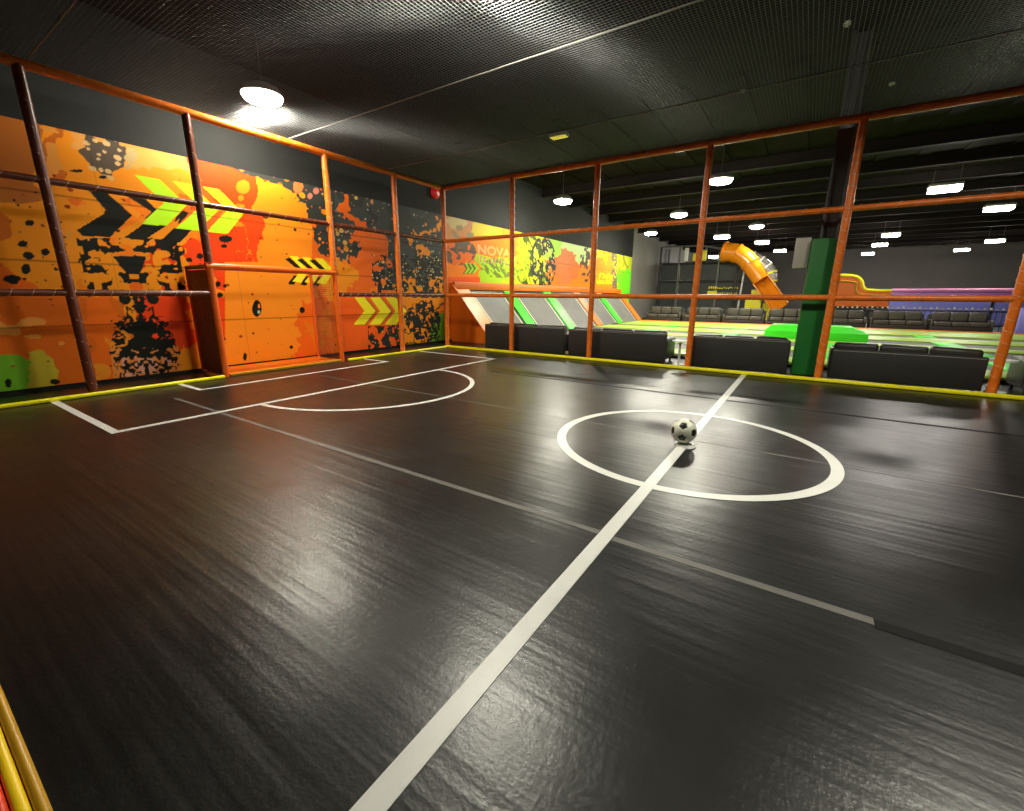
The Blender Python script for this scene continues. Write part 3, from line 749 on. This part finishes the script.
# ------------------------------------------------------------------ trampoline park platform
PK = thing('trampoline_park', 'low trampoline floor with lime pads and orange edge beyond the sofas', 'trampoline')
obj('platform', box(NB(), (.50, 1.5, 0), (22, 16.45, .06)), M['black'], PK, smooth=False)
obj('edge_pad', box(NB(), (.50, 16.2, .062), (22, 16.45, .12), .015), M['orange_lt'], PK)
obj('edge_pad', box(NB(), (.50, 15.75, .062), (22, 15.90, .11), .015), M['orange'], PK)
k = 0
for (ya, yb_) in ((1.6, 2.6), (4.2, 5.2), (6.8, 7.9), (9.4, 11.2), (12.4, 15.7)):
    obj('pad_strip', box(NB(), (.50, ya, .062), (22, yb_, .11), .015), M['lime'], PK)
for (ya, yb_) in ((2.62, 4.18), (5.22, 6.78), (7.92, 9.38), (11.22, 12.38)):
    x = .55
    while x < 21.5:
        obj('trampoline_bed', box(NB(), (x + .03, ya, .062), (x + 2.4, yb_, .075)), M['mesh_grey'], PK, smooth=False)
        obj('cross_pad', box(NB(), (x + 2.43, ya, .062), (x + 2.95, yb_, .11), .012), M['green'], PK); x += 2.98
# bright green padded block
GBk = thing('foam_block', 'bright green low foam block with sloping ends behind the green pillar', 'foam block', (8.75, 8.6, .111))
bm = NB(); lo_ = [(-1.35, -.75), (1.45, -.75), (1.45, .95), (-1.35, .95)]; hi_ = [(-1.2, -.45), (1.05, -.45), (1.05, .75), (-1.2, .75)]
a = [bm.verts.new((x, y, 0)) for x, y in lo_]; b = [bm.verts.new((x, y, .24)) for x, y in lo_]; c = [bm.verts.new((x, y, .42)) for x, y in hi_]
bm.faces.new(a); bm.faces.new(c)
for p_, q_ in ((a, b), (b, c)):
    for k in range(4): bm.faces.new((p_[k], p_[(k + 1) % 4], q_[(k + 1) % 4], q_[k]))
obj('foam_body', bm, M['green'], GBk, smooth=False)

# ------------------------------------------------------------------ far row of dark sofas facing the court
def far_sofa(x, label):
    root = thing('lounge_sofa', label, 'sofa', (x, 17.0, 0), 'dark sofas in a row beyond the trampolines')
    h = .99
    obj('base', box(NB(), (-h, 0, .05), (h, .80, .26), .02), M['bench_dark'], root)
    obj('backrest', box(NB(), (-h, .80, .05), (h, .98, .76), .03), M['bench_dark'], root)
    for s_ in (-1, 1): obj('armrest', box(NB(), (min(s_ * h, s_ * (h - .1)), 0, .265), (max(s_ * h, s_ * (h - .1)), .795, .55), .03), M['bench'], root)
    for k in range(3):
        a = -.88 + .587 * k
        obj('seat_cushion', box(NB(), (a + .01, .0, .265), (a + .577, .60, .46), .04, 3), M['bench'], root)
        obj('back_cushion', box(NB(), (a + .01, .605, .46), (a + .577, .795, .87), .06, 3), M['bench'], root)
    return root
names_ = ['dark sofa below the grey wall end, left end of the far row', 'dark sofa in the far row left of the fourth orange upright', 'dark sofa in the far row just right of the fourth orange upright',
          'dark sofa in the far row under the foot of the orange slide', 'dark sofa in the far row just right of the green pillar', 'dark sofa in the far row under the end of the orange barrier',
          'dark sofa in the far row under the purple barrier', 'dark sofa at the right end of the far row']
f0 = far_sofa(1.5, names_[0])
for k in range(1, 7): dup(f0, (1.5 + 2.12 * k - .02 * k, 17.0, 0), 0, names_[k])
# railing behind it
RL = thing('low_railing', 'black low railing with pale caps behind the far sofas', 'railing', (9, 19.2, 0))
tube_ = obj('rail', tube(NB(), [(0, 0, .88), (8, 0, .88)], .03, 8), M['black'], RL); obj('rail', tube(NB(), [(0, 0, .25), (8, 0, .25)], .03, 8), M['black'], RL)
for k in range(41):
    o = obj('baluster', tube(NB(), [(k * .2, 0, 0), (k * .2, 0, .95)], .014, 6), M['black'], RL)
    obj('cap', box(NB(), (k * .2 - .035, -.035, .95), (k * .2 + .035, .035, .99 + .03 * (k % 3)), .01), M['pale'], o)

# ------------------------------------------------------------------ play frame
PF = thing('play_frame', 'black netted climbing frame with yellow parts against the grey wall', 'climbing frame', (0, 24, 0))
xs = [-.85, .45, 1.75, 3.05, 4.35]
for yy in (0, 2.2):
    for i, x in enumerate(xs):
        obj('post', tube(NB(), [(x, yy, 0), (x, yy, 4.9 if i < 3 else 4.35)], .075, 10), M['play_grey'] if (i + int(yy > 0)) % 2 else M['play_frame'], PF)
for z in (1.35, 2.5, 3.72):
    for yy in (0, 2.2): obj('beam', tube(NB(), [(-.85, yy, z), (4.6, yy, z)], .06, 8), M['play_frame'], PF)
    obj('deck', box(NB(), (-.8, .08, z - .05), (4.55, 2.12, z)), M['play_frame'], PF, smooth=False)
obj('roof_beam', tube(NB(), [(-.85, 0, 4.9), (1.75, 0, 4.85), (4.5, 0, 4.35)], .06, 8), M['play_grey'], PF)
for i in range(4):
    for z0, z1 in ((.1, 1.28), (1.45, 2.42), (2.6, 3.62)):
        obj('net_panel', box(NB(), (xs[i] + .09, .09, z0), (xs[i + 1] - .09, .11, z1)), M['dark_net'], PF, smooth=False)
obj('yellow_panel', box(NB(), (1.35, -.10, 3.85), (1.62, -.04, 4.35), .02), M['yellow_plastic'], PF)
obj('yellow_panel', box(NB(), (1.85, -.10, 3.85), (2.25, -.04, 4.55), .02), M['yellow_plastic'], PF)
obj('white_panel', box(NB(), (.78, -.10, 3.85), (1.05, -.04, 4.75), .02), M['white'], PF)
bm = NB()
rnd = random.Random(3)
for k in range(14):
    x = 2.6 + k * .135; z = 2.0 + rnd.uniform(-.03, .03)
    box(bm, (x, -.10, z), (x + .07, -.05, z + (.16 if k < 4 else .08)))
box(bm, (2.55, -.10, 1.52), (3.15, -.05, 1.85))
for k in range(9): box(bm, (3.2 + k * .14, -.10, 1.62 + rnd.uniform(-.1, .1)), (3.27 + k * .14, -.05, 1.74))
obj('yellow_trim', bm, M['yellow_plastic'], PF, smooth=False)
obj('bright_bar', tube(NB(), [(4.55, -.05, .6), (4.68, -.05, 3.6)], .05, 8), M['white'], PF)
obj('rung', tube(NB(), [(2.6, -.1, 3.95), (4.7, -.1, 3.78)], .04, 8), M['white'], PF)
# foam steps at the slide foot
fs = obj('foam_steps', prism(NB(), [(0, 0), (2.0, 0), (2.0, .35), (1.5, .35), (1.5, .8), (.9, .8), (.9, 1.45), (.3, 1.45), (.3, 1.1), (0, 1.1)], lambda x, z: Vector((x, 0, z)), lambda x, z: Vector((x, .9, z))), M['yellow_plastic'], smooth=False)
fs.location = (5.0, 23.55, 0); fs.scale = (.95, 1, 1.32)
tag(fs, 'yellow foam steps beside the foot of the orange slide', 'foam steps')
# tube slide
def cat(pts, n=8):
    out = []; P_ = [pts[0]] + pts + [pts[-1]]
    for i in range(1, len(P_) - 2):
        p0, p1, p2, p3 = [Vector(q) for q in P_[i - 1:i + 3]]
        for k in range(n):
            t = k / n; out.append(.5 * ((2 * p1) + (p2 - p0) * t + (2 * p0 - 5 * p1 + 4 * p2 - p3) * t * t + (3 * p1 - p0 - 3 * p2 + p3) * t ** 3))
    out.append(Vector(pts[-1])); return out
TS = thing('tube_slide', 'orange tube slide curving down from the top of the climbing frame', 'slide', (0, 0, 0))
path = [at(725, 252, 1, 23.2), at(735, 253, 1, 23.1), at(745, 258, 1, 23.0), at(753, 268, 1, 22.9), at(761, 280, 1, 22.8)]
cp_ = cat([tuple(q) for q in path])
obj('tube_body', tube(NB(), cp_, [.60 - .12 * i / len(cp_) for i in range(len(cp_))], 20), M['slide'], TS)
chute = cat([tuple(at(761, 280, 1, 22.8)), tuple(at(769, 291, 1, 22.75)), tuple(at(781, 308, 1, 22.7))])
bm = NB(); rings = []
dd = (chute[-1] - chute[0]).normalized(); sx = Vector((1, 0, 0)); nn = sx.cross(dd).normalized(); nn = nn if nn.z > 0 else -nn; side = dd.cross(nn).normalized()
for c_ in chute:
    r_ = [(-.48, .42), (-.50, .30), (-.42, -.12), (-.2, -.28), (0, -.32), (.2, -.28), (.42, -.12), (.50, .30), (.48, .42), (.42, .42), (.36, -.05), (0, -.24), (-.36, -.05), (-.42, .42)]
    rings.append([bm.verts.new(c_ + side * a_ + nn * b_) for a_, b_ in r_])
for a_, b_ in zip(rings, rings[1:]):
    for k in range(len(a_)): bm.faces.new((a_[k], a_[(k + 1) % len(a_)], b_[(k + 1) % len(a_)], b_[k]))
obj('chute', bm, M['slide'], TS)
for t_ in (.0, .33, .66, 1.0):
    i_ = int(t_ * (len(cp_) - 1)); q0 = cp_[max(i_ - 1, 0)]; q1 = cp_[min(i_ + 1, len(cp_) - 1)]; dr = (q1 - q0).normalized() * .05
    obj('joint_ring', tube(NB(), [cp_[i_] - dr, cp_[i_] + dr], .66 - .12 * t_, 20), M['slide'], TS)
for q in (cp_[10], chute[4]): obj('support', tube(NB(), [(q.x, q.y + .3, 0), (q.x, q.y + .3, q.z - .35)], .06, 8), M['play_frame'], TS)
T2 = thing('spiral_tube', 'grey curved slide tube with yellow end behind the orange slide', 'slide')
p2 = cat([tuple(at(748, 256, 1, 25.2)), tuple(at(760, 262, 1, 25.2)), tuple(at(769, 271, 1, 25.2)), tuple(at(770, 281, 1, 25.2)), tuple(at(762, 289, 1, 25.4))])
obj('tube_body', tube(NB(), p2, .40, 16), M['slide_grey'], T2)
for k in range(3, len(p2) - 2, 5):
    dr = (p2[k + 1] - p2[k - 1]).normalized() * .05; obj('joint_ring', tube(NB(), [p2[k] - dr, p2[k] + dr], .44, 16), M['white'] if k < 18 else M['yellow_plastic'], T2)
obj('support', tube(NB(), [(p2[-1].x, p2[-1].y, 0), (p2[-1].x, p2[-1].y, p2[-1].z)], .07, 8), M['play_frame'], T2)

# ------------------------------------------------------------------ padded barrier at the far right
OB = thing('padded_barrier', 'orange padded barrier with scrolled yellow edge right of the green pillar', 'barrier', (9.9, 28, 0))
crest = [(0, 2.90), (.55, 2.88), (1.0, 2.78), (1.30, 2.50), (1.40, 2.2), (1.62, 1.98), (2.1, 1.92), (2.9, 1.90)]
obj('body', prism(NB(), [(0, .9)] + [(x, z - .06) for x, z in crest] + [(2.9, .9)], lambda x, z: Vector((x, 0, z)), lambda x, z: Vector((x, .6, z))), M['orange'], OB, smooth=False)
obj('edge_roll', tube(NB(), cat([(x, 0, z) for x, z in crest]), .10, 8), M['yellow_plastic'], OB)
obj('edge_roll', tube(NB(), cat([(x - .25 if i > 2 else x, -.08, z - .38) for i, (x, z) in enumerate(crest[:5])] + [(1.6, -.08, 1.62), (2.9, -.08, 1.60)]), .07, 8), M['amber'], OB)
obj('plinth', box(NB(), (0, .05, 0), (2.9, .55, .898)), M['black'], OB, smooth=False)
PB = thing('padded_barrier', 'long purple and pink padded barrier with blue base at the far right', 'barrier', (12.82, 28, 0))
obj('body', box(NB(), (0, 0, 1.38), (9.0, .6, 1.80), .05), M['purple'], PB); obj('base', box(NB(), (0, .02, 0), (9.0, .58, 1.375), .02), M['blue'], PB)
obj('edge_roll', tube(NB(), [(0, -.02, 1.93), (9, -.02, 1.93)], .11, 10), M['pink'], PB); obj('edge_roll', tube(NB(), [(0, -.06, 1.50), (9, -.06, 1.50)], .10, 10), M['pink'], PB)
for x in (4.6, 6.1): obj('divider', box(NB(), (x, -.05, .1), (x + .12, .02, 1.37), .01), M['black'], PB)
obj('sign_patch', box(NB(), (5.35, -.03, .85), (5.75, .018, 1.33), .01), M['orange_lt'], PB)
bp2 = obj('blue_pad', box(NB(), (15.65, 16.7, 0), (16.6, 17.4, 1.1), .05), M['blue']); tag(bp2, 'blue violet padded block at the right edge behind the last upright', 'foam block')

# ------------------------------------------------------------------ lamps
def round_lamp():
    t = thing('ceiling_lamp', 'x', 'lamp', (0, 0, ZL), 'round lamps')
    bm = NB(); pr_ = [(.06, .12), (.16, .11), (.27, .06), (.32, .0), (.32, -.06)]; nn_ = 28
    rg = [[bm.verts.new((r * math.cos(2 * PI * k / nn_), r * math.sin(2 * PI * k / nn_), z)) for k in range(nn_)] for r, z in pr_]
    for a, b in zip(rg, rg[1:]):
        for k in range(nn_): bm.faces.new((a[k], a[(k + 1) % nn_], b[(k + 1) % nn_], b[k]))
    bm.faces.new(rg[0]); obj('housing', bm, M['housing'], t)
    bm = NB(); pr_ = [(.30, -.03), (.305, -.07), (.28, -.12), (.18, -.15), (.06, -.16)]
    rg = [[bm.verts.new((r * math.cos(2 * PI * k / nn_), r * math.sin(2 * PI * k / nn_), z)) for k in range(nn_)] for r, z in pr_]
    for a, b in zip(rg, rg[1:]):
        for k in range(nn_): bm.faces.new((a[k], a[(k + 1) % nn_], b[(k + 1) % nn_], b[k]))
    bm.faces.new(rg[-1]); obj('diffuser', bm, M['glow_w'], t)
    obj('hanger', tube(NB(), [(0, 0, .12), (0, 0, ZC - ZL)], .012, 6), M['steel'], t)
    return t
def long_lamp():
    t = thing('ceiling_lamp', 'x', 'lamp', (0, 0, ZL), 'long lamps')
    obj('housing', box(NB(), (-.39, -.24, 0), (.39, .24, .09), .02), M['housing'], t)
    obj('diffuser', box(NB(), (-.36, -.21, -.13), (.36, .21, -.002), .02), M['glow_c'], t)
    for s_ in (-.3, .3): obj('hanger', tube(NB(), [(s_, 0, .08), (s_, 0, ZC - ZL)], .01, 6), M['steel'], t)
    return t
rl = round_lamp(); ll = long_lamp()
for lst, pro in ((ROUND_LAMPS, rl), (LONG_LAMPS, ll)):
    for i, (x, y, lab) in enumerate(lst):
        if i == 0: pro.location = (x, y, ZL); pro['label'] = lab
        else: dup(pro, (x, y, ZL), 0, lab)
q = at(559, 139, 2, 5.45)
t = thing('louvre_lamp', 'small dim yellow two-bar lamp on the ceiling beyond the netting', 'lamp', (q.x, q.y, 5.50))
obj('lamp_body', box(NB(), (-.24, -.13, .0), (.24, .13, .095), .01), M['housing'], t)
for s_ in (-1, 1): obj('light_bar', box(NB(), (-.22, s_ * .06 - .035, -.03), (.22, s_ * .06 + .035, -.002), .01), M['glow_y'], t)
first = None
for (px, py, lab) in ((847, 25, 'small white sensor at the top of the ceiling above the right fence'), (743, 91, 'small white sensor on the ceiling left of the black column'), (892, 85, 'small pale sensor on the ceiling just above the top rail at the right')):
    q = at(px, py, 2, 5.56)
    if not first:
        first = thing('ceiling_sensor', lab, 'sensor', (q.x, q.y, 5.6), 'ceiling sensors')
        obj('sensor_body', tube(NB(), [(0, 0, -.001), (0, 0, -.04)], .05, 16), M['white'], first); obj('sensor_head', tube(NB(), [(0, 0, -.041), (0, 0, -.06)], .03, 12), M['grey_box'], first)
    else: dup(first, (q.x, q.y, 5.6), 0, lab)
# red alarm bell on the black wall above the mural
q = at(434.5, 193, 0, X0)
rb = thing('alarm_bell', 'red round alarm bell on the black wall beside the corner post', 'alarm', (X0, q.y, q.z))
bm = NB(); tube(bm, [(.001, 0, 0), (.05, 0, 0), (.09, 0, 0), (.11, 0, 0)], [.16, .16, .13, .06], 20); obj('bell_dome', bm, M['bell'], rb)
obj('bell_hub', tube(NB(), [(.112, 0, 0), (.13, 0, 0)], .03, 10), M['white'], rb)
obj('conduit', tube(NB(), [(.012, 0, .165), (.012, 0, ZC - q.z)], .010, 6), M['steel'], rb)
